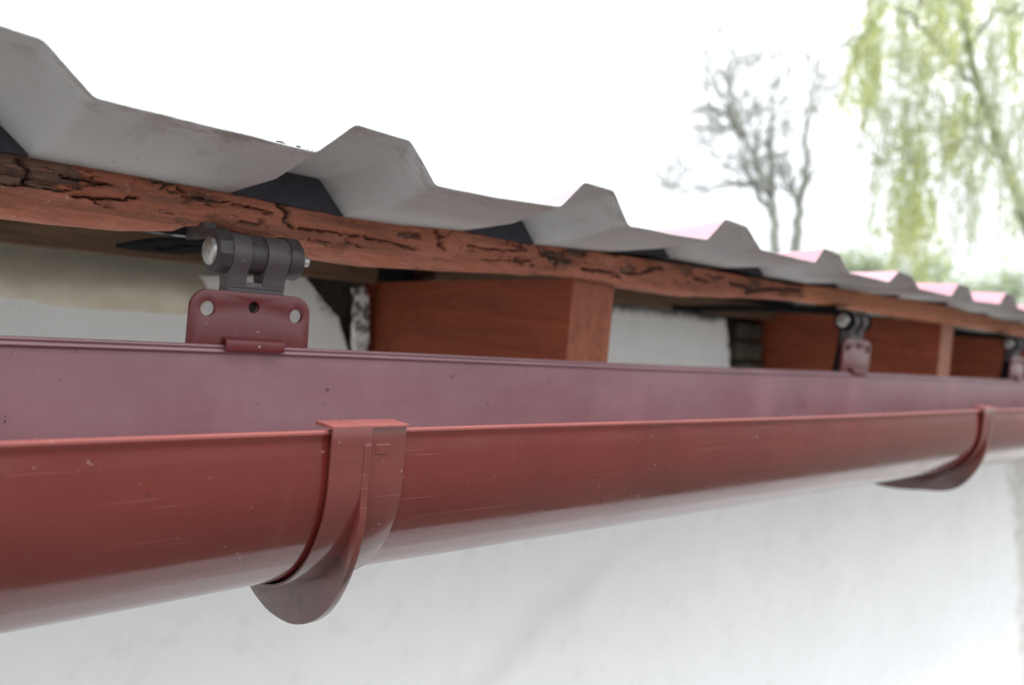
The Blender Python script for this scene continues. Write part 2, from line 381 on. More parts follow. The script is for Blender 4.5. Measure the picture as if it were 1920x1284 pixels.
# mortar bed: bumpy strip on top of the plaster at the left
nx, nz = 160, 10; vs = []; fs = []
for i in range(nx + 1):
    for j in range(nz + 1):
        x = -1.2 + 1.64 * i / nx; t = j / nz
        b = fbm(np.array([x * 9.]), np.array([t * 2.]), 21)[0]
        vs.append((x, .934 - .022 * math.sin(math.pi * min(1, t * 1.1)) * (.5 + b) * min(1, max(0, (.435 - x) / .05)), -.045 + .085 * t))
for i in range(nx):
    for j in range(nz):
        a = i * (nz + 1) + j; fs.append((a, a + 1, a + nz + 2, a + nz + 1))
mesh_obj('mortar_bed', vs, fs, M['mortar'], wall, True)
bm = bmesh.new(); prism(bm, ragged((.582, .018), (.598, .024), 3, .004, 15) + ragged((.604, .012), (.614, -.045), 6, .008, 16) + ragged((.611, -.05), (.602, -.12), 5, .006, 17) + [(.590, -.12)] + ragged((.591, -.06), (.586, .010), 6, .008, 18), 1, .902, .912)
bm_obj('plaster_flake', bm, M['plaster'], wall, False, None, .002)
bm = bmesh.new()
z = -.2
k = 0
while z < .03:                                   # the exposed brick jamb left of the second rafter
    h = .034; add_box(bm, 1.483 + .006 * (k % 2), 1.575, .905 + .006 * ((k * 7) % 3), .944, z, z + h); z += h + .005; k += 1
bm_obj('brick_jamb', bm, M['brick'], wall, False, None, .003)

pl = bmesh.new(); add_box(pl, .70, 5.5, .893, .944, .0400, .070)
o = bm_obj('wall_plate', pl, M['plank'], None, False, None, .002)
o.name = 'wall_plate'; tag(o, 'long weathered brown timber plank lying along the top of the white wall behind the fascia', 'plank')
# the plank dips on the left, where it carries no rafter
pl = bmesh.new(); add_box(pl, -2.5, .60, .878, .892, .0265, .0530)
o = bm_obj('soffit_batten', pl, M['plank'], None, False, None, .002)
tag(o, 'shaded brown batten above the beige mortar, left of the first rafter', 'batten')

# ------------------------------------------------------------------ rafters
def rafter(x0, x1, zt, zend, label, end, y0=.572):
    bm = bmesh.new()
    slope = (.0290 - .0441) / .343
    lp = [(y0, zend), (y0, zt), (.9445, zt + slope * .345 * (1 if zt < .05 else .3)), (.9445, zend - .01)]
    prism(bm, lp, 0, x0, x1)
    bmesh.ops.recalc_face_normals(bm, faces=bm.faces)
    o = bm_obj('rafter', bm, [M['rafter'], end], None, False, None, .0015)
    for p in o.data.polygons:
        if p.normal.y < -.7: p.material_index = 1
    return tag(o, label, 'rafter', 'rafters resting on the wall')
rafter(.620, .684, .0438, -.19, 'reddish brown rafter with a broad sunken side, nearest to the front, over the cracked plaster', M['rafter_end'])
rafter(1.583, 1.640, .0600, -.19, 'middle rafter with a pale narrow end, beside the dark brick jamb', M['rafter_pale_end'])
rafter(2.50, 2.556, .0640, -.19, 'farthest rafter, seen as a rust brown side behind the bracket at the right edge', M['rafter_pale_end'])

# ------------------------------------------------------------------ fascia boards
def seg_dist(X, Z, pts):
    best = np.full(X.shape, 9.)
    for (x0, z0), (x1, z1) in zip(pts, pts[1:]):
        dx, dz = x1 - x0, z1 - z0
        t = np.clip(((X - x0) * dx + (Z - z0) * dz) / (dx * dx + dz * dz), 0, 1)
        best = np.minimum(best, np.hypot(X - x0 - t * dx, Z - z0 - t * dz))
    return best
CR = [  # cracks and splits seen on the rotten board: (x, z) runs and half width
    ([(.2944, .0649), (.3011, .0602), (.2995, .0542), (.3053, .0512)], 0.00240),
    ([(.3105, .0508), (.328, .0516), (.351, .0514), (.3852, .0508), (.4168, .0479)], 0.00074),
    ([(.4342, .0657), (.442, .0606), (.4392, .0549), (.4488, .0508)], 0.00105), ([(.4538, .0684), (.442, .0606)], 0.00068),
    ([(.442, .0590), (.436, .0600)], 0.00050), ([(.4395, .0550), (.447, .0562)], 0.00056),
    ([(.5562, .0658), (.5612, .059), (.5859, .0577), (.5796, .05)], 0.00176), ([(.5859, .0577), (.5926, .0635)], 0.00081), ([(.541, .0628), (.528, .0648)], 0.00062),
    ([(.1301, .0658), (.1346, .0605), (.1332, .0525)], 0.00176), ([(.1202, .0503), (.1366, .0509), (.1567, .0524)], 0.00074),
    ([(.1599, .0497), (.1782, .0503), (.1955, .0541)], 0.00087), ([(.1532, .0607), (.1713, .059), (.1807, .059)], 0.00056),
    ([(.6169, .0523), (.6652, .0535)], 0.00144), ([(.7083, .0561), (.7346, .0643)], 0.00240), ([(.68, .0553), (.71, .0565)], 0.00176),
    ([(.8038, .0624), (.8362, .0594)], 0.00176), ([(.9172, .0551), (.9787, .0643), (1.0465, .0681)], 0.00336),
    ([(.4727, .0581), (.5101, .0579), (.5428, .0618)], 0.00056), ([(.4862, .0468), (.5508, .0529)], 0.00043),
    ([(.119, .0698), (.1438, .0716), (.1767, .0714)], 0.00043), ([(.3448, .0674), (.4042, .0669)], 0.00037),
    ([(.225, .0600), (.262, .0610), (.290, .0585)], 0.00037), ([(.05, .060), (.085, .057), (.118, .0585)], 0.00099), ([(.88, .063), (.93, .060)], 0.00240)]
def lerp(x, xs, ys): return float(np.interp(x, xs, ys))
def fascia(name, x0, x1, step, ztop, zbot, yf, th, mat, decay, seed):
    xs = [x0]
    while xs[-1] < x1: xs.append(xs[-1] + step(xs[-1]))
    xs[-1] = x1; xs = np.array(xs)
    NF = 60
    zt = np.array([ztop(x) for x in xs]); zb = np.array([zbot(x) for x in xs])
    t = np.linspace(0, 1, NF)
    X = np.repeat(xs[:, None], NF, 1); Z = zb[:, None] + (zt - zb)[:, None] * t[None, :]
    Y = np.full(X.shape, yf)
    hgt = (zt - zb)[:, None]
    dz = (t[None, :] * hgt)
    Y = Y + np.where(dz < .006, (.006 - np.sqrt(np.clip(.006 ** 2 - (.006 - dz) ** 2, 0, None))), 0)     # rounded lower arris
    Y = Y + np.where(hgt - dz < .003, .003 - np.sqrt(np.clip(.003 ** 2 - (.003 - (hgt - dz)) ** 2, 0, None)), 0)
    wob = (fbm(X * 22, Z * 40, seed) - .5) * .004
    lip = np.exp(-((dz - .008) / .006) ** 2) * -.0016
    Y = Y + wob + lip
    rot = np.zeros(X.shape); crack = np.zeros(X.shape)
    if decay:
        wx = X + (fbm(X * 220, Z * 220, 31) - .5) * .0055; wz = Z + (fbm(X * 240, Z * 240, 41) - .5) * .0045
        for pts, w in CR:
            dd = seg_dist(wx, wz, pts); ww = w * (.05 + 1.05 * fbm(X * 170, Z * 190, 51, 4))
            crack = np.maximum(crack, np.clip(1.25 - dd / ww * .8, 0, 1))
            rot = np.maximum(rot, np.clip(.8 - dd / (ww * 5), 0, 1))
        fib = fbm(X * 28, Z * 260, 61, 5)
        patch = fbm(X * 17, Z * 55, 71, 4)
        left = np.clip((.30 - X) / .16, 0, 1) * .16 + np.clip((X - .62) / .3, 0, 1) * .06
        band = np.clip(1 - np.abs(dz / hgt - .55) / .5, 0, 1)
        r2 = np.clip((patch + left * band - .55) * 6, 0, 1) * band
        rot = np.maximum(rot, r2)
        spl = np.clip((.012 - np.abs(fbm(X * 20, Z * 150, 81, 4) - .5) * 1.6 - (.62 - patch) * .55) * 14, 0, 1) * band
        crack = np.maximum(crack, spl * .9)
        hair = np.abs(fbm(X * 9, Z * 330, 85, 4) - .5)
        crack = np.maximum(crack, np.clip(1 - hair * 90, 0, 1) * np.clip((fbm(X * 14, Z * 70, 86, 3) - .50) * 7, 0, 1) * .55 * np.clip((dz / hgt - .12) * 9, 0, 1))
        flake = fbm(X * 34 + (fbm(X * 90, Z * 90, 33) - .5) * 1.2, Z * 105, 73, 5, .62)
        thr = .63 - np.clip((.24 - X) / .12, 0, 1) * .07 - np.clip((X - .68) / .25, 0, 1) * .05
        fm_ = np.clip((flake - thr) * 22, 0, 1) * np.clip((dz / hgt - .16) * 9, 0, 1)
        rot = np.maximum(rot, fm_)
        Y = Y + fm_ * .0011
        edge_ = np.clip(1 - np.abs(flake - thr - .02) * 60, 0, 1) * np.clip((dz / hgt - .16) * 9, 0, 1)
        crack = np.maximum(crack, edge_ * np.clip((fbm(X * 60, Z * 60, 77) - .42) * 6, 0, 1) * .25)
        crack = crack * .92; Y = Y + rot * (.0010 + .0028 * fib) + crack * .0050 + (fib - .5) * .0013 + (fbm(X * 90, Z * 130, 91, 4) - .5) * .0016
        Y = Y - np.clip(fbm(X * 45, Z * 90, 95, 3) - .60, 0, 1) * .010 * (1 - crack)
        # ragged lower lip
        Z = Z + np.exp(-(dz / .005) ** 2) * ((fbm(X * 40, X * 0, 99) - .5) * .003)[:, :]
    n0 = len(xs)
    verts = np.stack([X, Y, Z], -1).reshape(-1, 3)
    back = []
    for i in range(n0):
        back.append((xs[i], yf + th, zt[i])); back.append((xs[i], yf + th, zb[i]))
    verts = np.vstack([verts, np.array(back)])
    F = []
    B0 = n0 * NF
    for i in range(n0 - 1):
        a = i * NF; b = a + NF
        for j in range(NF - 1): F.append((a + j, b + j, b + j + 1, a + j + 1))
        p, q = B0 + 2 * i, B0 + 2 * i + 2
        F.append((a + NF - 1, b + NF - 1, q, p)); F.append((p, q, q + 1, p + 1)); F.append((p + 1, q + 1, b, a))
    for i in (0, n0 - 1):
        F.append([i * NF + j for j in range(NF)] + [B0 + 2 * i, B0 + 2 * i + 1])
    me = bpy.data.meshes.new(name); me.from_pydata(verts.tolist(), [], F)
    for nm, A in (('rot', rot), ('crack', crack)):
        at_ = me.attributes.new(nm, 'FLOAT', 'POINT')
        at_.data.foreach_set('value', np.concatenate([A.reshape(-1), np.zeros(len(back))]).astype(np.float32))
    bm = bmesh.new(); bm.from_mesh(me); bmesh.ops.recalc_face_normals(bm, faces=bm.faces); bm.to_mesh(me); bm.free()
    return link_mesh(name, me, mat, None, True, None, 50)
BB = ([-2, 0, .15, .195, .222, .232, .250, .262, .288, .300, .325, .38, .50, .60, .70, .79, .95, 1.06], [.0315, .0318, .0318, .0335, .0372, .0425, .0425, .0400, .0395, .0360, .0305, .0298, .0370, .0440, .0405, .0400, .0500, .0560])
fb = fascia('fascia_board', -1.0, 1.055, lambda x: .0013 if .08 < x < .75 else (.003 if x < 1.06 and x > 0 else .02),
            lambda x: .0735 + .0016 * math.sin(x * 9) , lambda x: lerp(x, *BB), .560, .024, M['board'], True, 3)
tag(fb, 'rotten split eaves board with peeling brick red paint under the grey sheet edge', 'fascia board', 'fascia boards end to end')
fb2 = fascia('fascia_board', 1.059, 5.5, lambda x: .02, lambda x: lerp(x, [1.06, 1.3, 1.6, 6], [.078, .086, .086, .086]), lambda x: lerp(x, [1.06, 1.4, 6], [.0555, .0555, .0565]), .561, .024, M['board_far'], False, 8)
tag(fb2, 'sound orange brown eaves board continuing the rotten one towards the trees', 'fascia board', 'fascia boards end to end')
# a dried paint run hanging below the board over the first rafter
# ------------------------------------------------------------------ roof sheet
PROF = [(.1337, .0882), (.1099, .1091)]
knots = [(-.34, .086), (-.30, .0870), (-.275, .1085), (-.235, .1085), (-.21, .087), (-.085, .086), (-.060, .0875), (-.035, .1095), (.0, .110),
         (.024, .0880), (.0245, .0880)]
knots = [(-.515, .087), (-.49, .109), (-.45, .109), (-.425, .087), (-.31, .087), (-.285, .109), (-.245, .109), (-.22, .087), (-.12, .087), (-.095, .110), (-.055, .110), (-.03, .087), (.045, .0872), (.0700, .1120), (.1099, .1094), (.1337, .0880),
         (.2570, .0856), (.2814, .1072), (.3228, .1063), (.3458, .0819), (.4005, .0822), (.4657, .0858), (.4899, .1084), (.5254, .1073), (.5480, .0825), (.605, .0836),
         (.6613, .0857), (.6883, .1086), (.7260, .1068), (.7540, .0880), (.8663, .0868), (.8845, .1046), (.9207, .1017), (.9496, .0842), (1.056, .0828),
         (1.0850, .0996), (1.1250, .0975), (1.150, .0835)]
def finish_knots(k):
    x = 1.150
    for i in range(20):
        b = x + .115; zz_ = .0835 + .004 * math.sin(i * 1.7)
        k += [(b, zz_), (b + .025, zz_ + .019), (b + .065, zz_ + .019), (b + .09, zz_)]; x = b + .09
    return k
knots = finish_knots(knots)
def rounded(k, r=.0032, n=3):
    out = [k[0]]
    for p, q, s in zip(k, k[1:], k[2:]):
        p, q, s = Vector(p), Vector(q), Vector(s)
        a = q + (p - q).normalized() * min(r, (p - q).length * .4); b = q + (s - q).normalized() * min(r, (s - q).length * .4)
        for i in range(n + 1):
            t = i / n; out.append(tuple(a * (1 - t) ** 2 + q * 2 * t * (1 - t) + b * t * t))
    out.append(k[-1]); return out
def densify(k, m=.012):
    out = [k[0]]
    for a, b in zip(k, k[1:]):
        c = max(1, int(math.hypot(b[0] - a[0], b[1] - a[1]) / m))
        for i in range(1, c + 1): out.append((a[0] + (b[0] - a[0]) * i / c, a[1] + (b[1] - a[1]) * i / c))
    return out
prof = densify(rounded(knots))
px_ = np.array([p[0] for p in prof]); pz_ = np.array([p[1] for p in prof])
YS = [.4495, .452, .457, .465, .48, .50, .53, .56, .60, .66, .75, .9, 1.2, 1.6, 2.2, 3.0]
def sheet_drop(x, y):
    sl = np.interp(x, [.2, .35, .5, .7, 1.3], [-.16, -.145, -.135, -.08, -.005]); near = (np.minimum(y - .45, .05) * 1.7 + np.clip(y - .50, 0, .10) * .60) * sl
    return near + np.maximum(0, y - .60) * np.interp(x, [.5, 1.3], [-.030, -.003])
V = []; nP = len(prof)
for th in (0, 1):
    for yi, y in enumerate(YS):
        yy_ = np.full(nP, y)
        if yi == 0:
            yy_ = yy_ + (fbm(px_ * 60, px_ * 0 + 3, 5) - .5) * .0015
        bulge = (fbm(px_ * 7, px_ * 0 + y * 4, 12) - .5) * .0024 + (fbm(px_ * 45, px_ * 0 + y * 14, 13) - .5) * .0005
        z = pz_ + sheet_drop(px_, yy_) + bulge + th * .0007
        V.append(np.stack([px_, yy_, z], -1))
V = np.vstack(V); F = []; FM = []
nY = len(YS); top0 = nP * nY
for yi in range(nY - 1):
    for i in range(nP - 1):
        a = yi * nP + i; F.append((a, a + nP, a + nP + 1, a + 1)); FM.append(1)
        b = top0 + a; F.append((b, b + 1, b + nP + 1, b + nP)); FM.append(0)
for i in range(nP - 1):
    F.append((i, i + 1, top0 + i + 1, top0 + i)); FM.append(1)
me = bpy.data.meshes.new('roof_sheet'); me.from_pydata(V.tolist(), [], F)
roof = link_mesh('roof_sheet', me, [M['sheet_top'], M['sheet_under']], None, True, FM, 30)
tag(roof, 'ribbed metal roof sheet, crimson on top and grey underneath, jutting over the eaves board', 'roof sheet')
# foam strip added to darken the ribs and block light behind the eaves board
V = []; F = []
for i in range(nP):
    for y, dn in ((.5860, 0), (.6050, 0)):
        zz_ = pz_[i] + float(sheet_drop(px_[i], np.float64(y))) - .0008
        V += [(px_[i], y, zz_), (px_[i], y, .0375 if px_[i] < .45 else .0615)]
for i in range(nP - 1):
    a = 4 * i; b = a + 4
    F += [(a, b, b + 1, a + 1), (a + 2, a + 3, b + 3, b + 2), (a, a + 2, b + 2, b)]
base_ = np.minimum.accumulate(pz_[::-1])[::-1] * 0
vx = [p[0] for p in knots if p[1] < .095]; vz = [p[1] for p in knots if p[1] < .095]
base_ = np.interp(px_, vx, vz)
prev = None                                      # plugs added as painted shade inside the ribs over the board
for i in range(nP):
    inside = pz_[i] - base_[i] > .0006
    if inside:
        cur = []
        for y in (.5575, .5855):
            d_ = float(sheet_drop(px_[i], np.float64(y)))
            cur += [len(V), len(V) + 1]; V += [(px_[i], y, pz_[i] + d_ - .0007), (px_[i], y, base_[i] + d_ - .0002)]
        if prev: F += [(prev[0], cur[0], cur[1], prev[1]), (prev[1], cur[1], cur[3], prev[3])]
        prev = cur
    else: prev = None
k0 = len(V)  # rear strip, added to keep light from leaking in behind
for i in range(nP):
    for y in (.955, .965):
        V += [(px_[i], y, pz_[i] + float(sheet_drop(px_[i], np.float64(y))) - .0008), (px_[i], y, .020)]
for i in range(nP - 1):
    a = k0 + 4 * i; b = a + 4
    F += [(a, b, b + 1, a + 1), (a + 2, a + 3, b + 3, b + 2), (a, a + 2, b + 2, b)]
o = mesh_obj('rib_shade_fill', V, F, M['shade_fill'], roof)
# crumbs of dirt left on the cut edge
bm = bmesh.new()
for (x, y, r) in [(.2325, .4510, .0010), (.2345, .4508, .0012), (.2365, .4508, .0008), (.2455, .4508, .0011), (.2515, .4502, .0005), (.2545, .4502, .0005)]:
    z = float(np.interp(x, px_, pz_)) + .0008
    m_ = Matrix.Translation((x, y, z + r * .5)) @ Matrix.Diagonal((1.3, 1, .8, 1))
    res = bmesh.ops.create_icosphere(bm, subdivisions=2, radius=r, matrix=m_)
    for v in res['verts']:
        v.co += Vector([random.uniform(-1, 1) for _ in range(3)]) * r * .22
bm_obj('edge_debris', bm, M['brick'], roof, True, None)

# ------------------------------------------------------------------ gutter
YC, ZC, RG = .458, -.0955, .0695
YF, YB = YC - RG, YC + RG
T = .0016
def gutter_loop():
    # outside, from front rim round the bottom to the back rim, then bead, then inside back to the front
    lp = [(YF + .0012, -.0680), (YF + .0002, -.0686), (YF + .0000, -.0700), (YF + .0011, -.0722), (YF + .0010, -.0750), (YF + .0006, -.0790), (YF + .00025, -.0850), (YF + .00005, -.0905)]
    lp += [(YC + RG * math.cos(math.radians(a)), ZC + RG * math.sin(math.radians(a))) for a in np.linspace(181, 360, 65)]
    lp += [(YB, -.060), (YB + .0002, -.037), (YB + .0002, -.0343)]
    nout = len(lp)
    lp += [(YB - .0014, -.0337), (YB - .0030, -.0342), (YB - .0032, -.0352), (YB - .0022, -.0362), (YB - .0038, -.0368), (YB - .0042, -.0382), (YB - .0032, -.0393), (YB - T, -.0400), (YB - T, -.060)]
    lp += [(YC + (RG - T) * math.cos(math.radians(a)), ZC + (RG - T) * math.sin(math.radians(a))) for a in np.linspace(360, 180, 65)]
    lp += [(YF + T + .0006, -.0790), (YF + .0036, -.0700), (YF + .0036, -.0686), (YF + .0028, -.0680)]
    return lp, nout
lp, nout = gutter_loop()
GX = [-1.2, -.6, -.3] + list(np.arange(-.1, 2.0, .05)) + list(np.arange(2.0, 7.6, .25))
V = []; F = []; FM = []
for x in GX:
    sag = -.0012 * math.sin((x - .25) * math.pi) ** 2 - .0006 * max(0, x - .6)
    tw = .0010 * math.sin(x * 5.1)
    for (y, z) in lp:
        if z < ZC: z = ZC + (z - ZC) * (1 + .065 * min(1., max(0., (.27 - x) / .16)))
        V.append((x, y + tw * max(0, (z + .165) / .12), z + sag))
k = len(lp)
for i in range(len(GX) - 1):
    for j in range(k):
        j2 = (j + 1) % k
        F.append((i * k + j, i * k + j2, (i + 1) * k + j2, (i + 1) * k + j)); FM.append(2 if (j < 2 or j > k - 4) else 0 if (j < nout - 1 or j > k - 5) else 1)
F.append(tuple(range(k))); FM.append(0); F.append(tuple((len(GX) - 1) * k + j for j in range(k))); FM.append(0)
me = bpy.data.meshes.new('gutter'); me.from_pydata(V, [], F)
gut = link_mesh('gutter', me, [M['gutter_out'], M['gutter_in'], M['paler']], None, True, FM, 40)  # third slot paints the bright sky line on the front rim
bm = bmesh.new(); bm.from_mesh(me); bmesh.ops.recalc_face_normals(bm, faces=bm.faces); bm.to_mesh(me); bm.free()
tag(gut, 'long half round red brown plastic rain gutter with a faded mauve inside', 'gutter')
# dried leaf litter in the far stretch of the gutter
bm = bmesh.new()
for i in range(46):
    x = random.choice([random.gauss(1.9, .12), random.gauss(1.55, .25)]); a = math.radians(random.uniform(255, 318)); r = random.uniform(.003, .011)
    p = Vector((x, YC + (RG - T - .002) * math.cos(a), ZC + (RG - T - .002) * math.sin(a)))
    res = bmesh.ops.create_icosphere(bm, subdivisions=1, radius=r, matrix=Matrix.Translation(p) @ Matrix.Diagonal((1.6, 1, .6, 1)))
    for v in res['verts']: v.co += Vector([random.uniform(-1, 1) for _ in range(3)]) * r * .3
o = bm_obj('moss_litter', bm, M['moss'], None, True, None)
tag(o, 'mossy dark litter lying in the far end of the gutter', 'moss', None, 'stuff')

# ------------------------------------------------------------------ gutter brackets
def fin_outline(deep):
    outer = [(YF - .0030, -.0735), (YF - .0039, -.0760), (YF - .0041, -.0850), (YF - .0040, -.0960), (.3846, -.1060), (.3842, -.1165), (.3858, -.1285), (.3905, -.1440), (.3980, -.1590), (.4090, -.1740), (.4225, -.1845), (.4386, -.1917), (.4541, -.1948), (.4744, -.1946), (.4891, -.1913), (.5010, -.1865), (.5120, -.1750), (.5220, -.1560), (.5300, -.130)]
    if deep: outer = outer[:-8] + [(.4386, -.1895), (.4600, -.1925), (.4811, -.1960), (.5075, -.1985), (.5330, -.1965), (.5540, -.186), (.5640, -.160)]
    # smooth it
    pts = [outer[0]]
    for i in range(len(outer) - 1):
        p0 = outer[max(0, i - 1)]; p1 = outer[i]; p2 = outer[i + 1]; p3 = outer[min(len(outer) - 1, i + 2)]
        for s in range(1, 6):
            t = s / 5
            pts.append(tuple(.5 * (2 * p1[q] + (p2[q] - p0[q]) * t + (2 * p0[q] - 5 * p1[q] + 4 * p2[q] - p3[q]) * t * t + (3 * p1[q] - p0[q] - 3 * p2[q] + p3[q]) * t ** 3) for q in (0, 1)))
    inner = [(YC + (RG + .0012) * math.cos(math.radians(a)), ZC + (RG + .0012) * math.sin(math.radians(a))) for a in np.linspace(332, 178, 50)] + [(YF - .0012, -.0850), (YF - .0012, -.0735)]
    return pts + inner
def bracket(label, xf, xp, dz):
    """xf: left edge of the front hook; xp: middle of the back plate; dz: how far the hinge is raised"""
    root = empty('gutter_bracket', (xp, .53, 0))
    tag(root, label, 'gutter bracket', 'hinged brackets carrying the gutter')
    x0, x1 = xf, xf + .0492
    # --- hook: cap over the rim, band round the gutter, fin
    bm = bmesh.new()
    o = .0034; q = .0006
    def band(o, q, xa, xb):
        def side(e): return [(YF - e, -.0660), (YF - e, -.075), (YF - e, -.085)] + [(YC + (RG + e) * math.cos(math.radians(a)), ZC + (RG + e) * math.sin(math.radians(a))) for a in np.linspace(178, 352, 60)] + [(YB + e, -.085), (YB + e, -.060), (YB + e, -.034)]
        sec = []
        for po, pi in zip(side(o), side(q)):
            sec.append([bm.verts.new((xa, *po)), bm.verts.new((xb, *po)), bm.verts.new((xb, *pi)), bm.verts.new((xa, *pi))])
        for A, B in zip(sec, sec[1:]):
            for k_ in range(4): bm.faces.new((A[k_], A[(k_ + 1) % 4], B[(k_ + 1) % 4], B[k_]))
        bm.faces.new(sec[0]); bm.faces.new(sec[-1][::-1])
    band(.0037, .0019, x0, x0 + .0250); band(.0021, .0007, x0 + .02502, x1)
    xs = xp - .0226 - xf                                     # shear the part that climbs the back to where the plate sits
    ys0 = .53
    for v in bm.verts:
        if v.co.y > .49: v.co.x += (xs) * min(1, max(0, (v.co.z + .165) / .09))
    hook_bm = bm
    hook = bm_obj('hook', bm, M['clip'], root, True, 30, .0004, 2)
    bm = bmesh.new()                                          # the cap over the rim, in a paler colour that paints its sky highlight
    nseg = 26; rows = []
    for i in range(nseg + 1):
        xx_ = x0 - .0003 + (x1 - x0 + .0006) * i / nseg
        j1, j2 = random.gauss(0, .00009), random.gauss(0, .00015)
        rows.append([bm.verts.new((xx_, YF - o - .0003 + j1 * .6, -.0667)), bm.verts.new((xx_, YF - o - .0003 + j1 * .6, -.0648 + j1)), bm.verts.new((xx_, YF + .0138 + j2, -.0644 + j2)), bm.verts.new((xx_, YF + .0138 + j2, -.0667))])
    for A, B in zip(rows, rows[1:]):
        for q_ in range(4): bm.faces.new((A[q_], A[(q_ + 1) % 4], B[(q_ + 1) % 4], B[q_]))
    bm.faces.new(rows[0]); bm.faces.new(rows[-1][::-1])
    bm_obj('cap', bm, M['paler'], hook, True, 40, .0004, 2)
    bm = bmesh.new(); prism(bm, fin_outline(dz > .005), 0, x0 + .0205, x0 + .0250)
    bm_obj('fin', bm, M['clip'], hook, True, 30, .0006, 2)
    bm = bmesh.new()                                          # moulded rib and square bosses on the face of the hook
    add_box(bm, x0 + .0290, x0 + .0385, YF - .0026, YF - .0018, -.0815, -.0760)
    bm_obj('moulding', bm, M['clip'], hook, True, 30, .0003, 1)
    # --- back plate with rounded shoulders and holes
    yp0, yp1 = .5282, .5322
    hw = .0430; zt = .0012 + dz; zb = -.045
    lo = [(xp - hw, zb)] + [(xp + p, zz2) for p, zz2 in arc(-hw + .0125, zt - .0120, .0120, 180, 90, 10)] + [(xp + p, zz2) for p, zz2 in arc(hw - .0125, zt - .0120, .0120, 90, 0, 10)] + [(xp + hw, zb)]
    circ = lambda cx, cz, r, n=28: [(cx + r * math.cos(2 * math.pi * i / n), cz + r * math.sin(2 * math.pi * i / n)) for i in range(n)]
    bm = bmesh.new()
    prism(bm, lo, 1, yp0, yp1, [circ(xp - .0308, -.0112 + dz, .0047), circ(xp + .0320, -.0124 + dz, .0046), circ(xp + .0004, -.0085 + dz, .0036)])
    plate = bm_obj('back_plate', bm, M['plate'], root, True, 30, .0009, 2)
    bm = bmesh.new(); add_cyl_x(bm, 0, .0012, 0, 0, .0037, 20)
    bm_obj('hole_shade', bm, M['dark'], plate).matrix_world = Matrix.Translation((xp + .0004, .5318, -.0085 + dz)) @ Matrix.Rotation(math.pi / 2, 4, 'Z')  # dark disc that paints the shade inside the middle hole
    # locking tab over the bead
    bm = bmesh.new()
    prism(bm, [(.5284, -.0285), (.5225, -.0297), (.5212, -.0312), (.5212, -.0375), (.5232, -.0375), (.5236, -.0322), (.5284, -.0322)], 0, xp - .0200, xp + .0215)
    bm_obj('locking_tab', bm, M['plate'], plate, True, 30, .0005, 2)
    # --- hinge
    yh, zh, rh = .5405, .0262 + dz, .0136
    xl = xp - .0262
    cl = bmesh.new()
    za = -.008 + dz
    for (a, b) in ((xl + .0095, xl + .0224), (xl + .0338, xl + .0503)):     # the two arms of the clevis, barrel end on a shank
        lp2 = [(yh + rh * math.cos(math.radians(t)), zh + rh * math.sin(math.radians(t))) for t in np.linspace(-40, 212, 30)]
        lp2 = [(yh + .0055, za + .012)] + [(yh + .0075, zh - .0135)] + lp2 + [(yh - .0088, zh - .0120), (yh - .0076, za + .017), (yh - .0070, za + .012)]
        prism(cl, lp2, 0, a, b)
    add_box(cl, xl + .0096, xl + .0502, yh - .0068, yh + .0062, za, za + .0160)
    clev = bm_obj('clevis', cl, M['hinge_arm'], root, True, 30, .0006, 2)
    bm = bmesh.new()
    for zq in (.0015, .0045): add_box(bm, xl + .0100, xl + .0498, yh - .0080, yh - .0067, za + .0075 + zq, za + .0090 + zq)
    bm_obj('moulding', bm, M['hinge_arm'], clev, True, 30, .0003, 1)
    kn = bmesh.new()
    r2 = rh + .0006
    def knuckle(a, b, r, m=34):
        lp3 = [(yh + r * math.cos(math.radians(t)), zh + r * math.sin(math.radians(t))) for t in np.linspace(150, 395, m)]
        lp3 += [(yh + r + .007, zh + .0085), (yh + .030, zh + .0085), (yh + .030, zh + .0125), (yh + .010, zh + r + .0012), (yh - .003, zh + r + .0006)]
        prism(kn, lp3, 0, a, b)
    knuckle(xl, xl + .0093, r2, 8); knuckle(xl + .0226, xl + .0336, rh - .0009); knuckle(xl + .0505, xl + .0605, r2, 34)
    add_box(kn, xl + .0004, xl + .0090, yh + .0150, yh + .0440, zh + .0075, zh + .0190)
    arm = bm_obj('hinge_knuckles', kn, M['hinge'] if dz < .005 else M['black'], root, True, 30, .0006, 2)
    # strap running back under the eaves, with slots
    z0 = zh + .0050 if dz < .005 else zh + .0085
    def zc(t): return z0 + .0030 * math.sin(math.pi * min(1, t * 1.15)) - (.0030 if dz < .005 else .0095) * t
    bm = bmesh.new()
    L0, L1 = yh + .012, yh + (.200 if dz < .005 else .300)
    w0, w1 = xl + .001, xl + .055
    sl_ = []
    for yy0 in ((.050, .092, .134) if dz < .005 else ()):
        cx, hl, r = (w0 + w1) / 2, .009, .0075
        for cx in ((w0 + w1) / 2,):
            sl_.append([(cx + r * math.cos(math.radians(a)), L0 + yy0 + hl + r * math.sin(math.radians(a))) for a in range(0, 181, 30)] + [(cx + r * math.cos(math.radians(a)), L0 + yy0 - hl + r * math.sin(math.radians(a))) for a in range(180, 361, 30)])
    outl = [(w0, L0)] + [(w0, L0 + (L1 - .02 - L0) * i / 12) for i in range(1, 13)] + [((w0 + w1) / 2 + .027 * math.cos(math.radians(a)), L1 - .02 + .02 * math.sin(math.radians(a))) for a in range(170, 9, -20)] + [(w1, L1 - .02 - (L1 - .02 - L0) * i / 12) for i in range(0, 13)]
    prism(bm, outl, 2, 0, .0028 if dz < .005 else .0075, sl_)
    bmesh.ops.triangulate(bm, faces=bm.faces)
    for v in bm.verts: v.co.z += zc((v.co.y - L0) / (L1 - L0))
    bm_obj('mounting_strap', bm, M['black'], root, False, None)
    # rear strap that climbs the back of the gutter
    bm = bmesh.new()
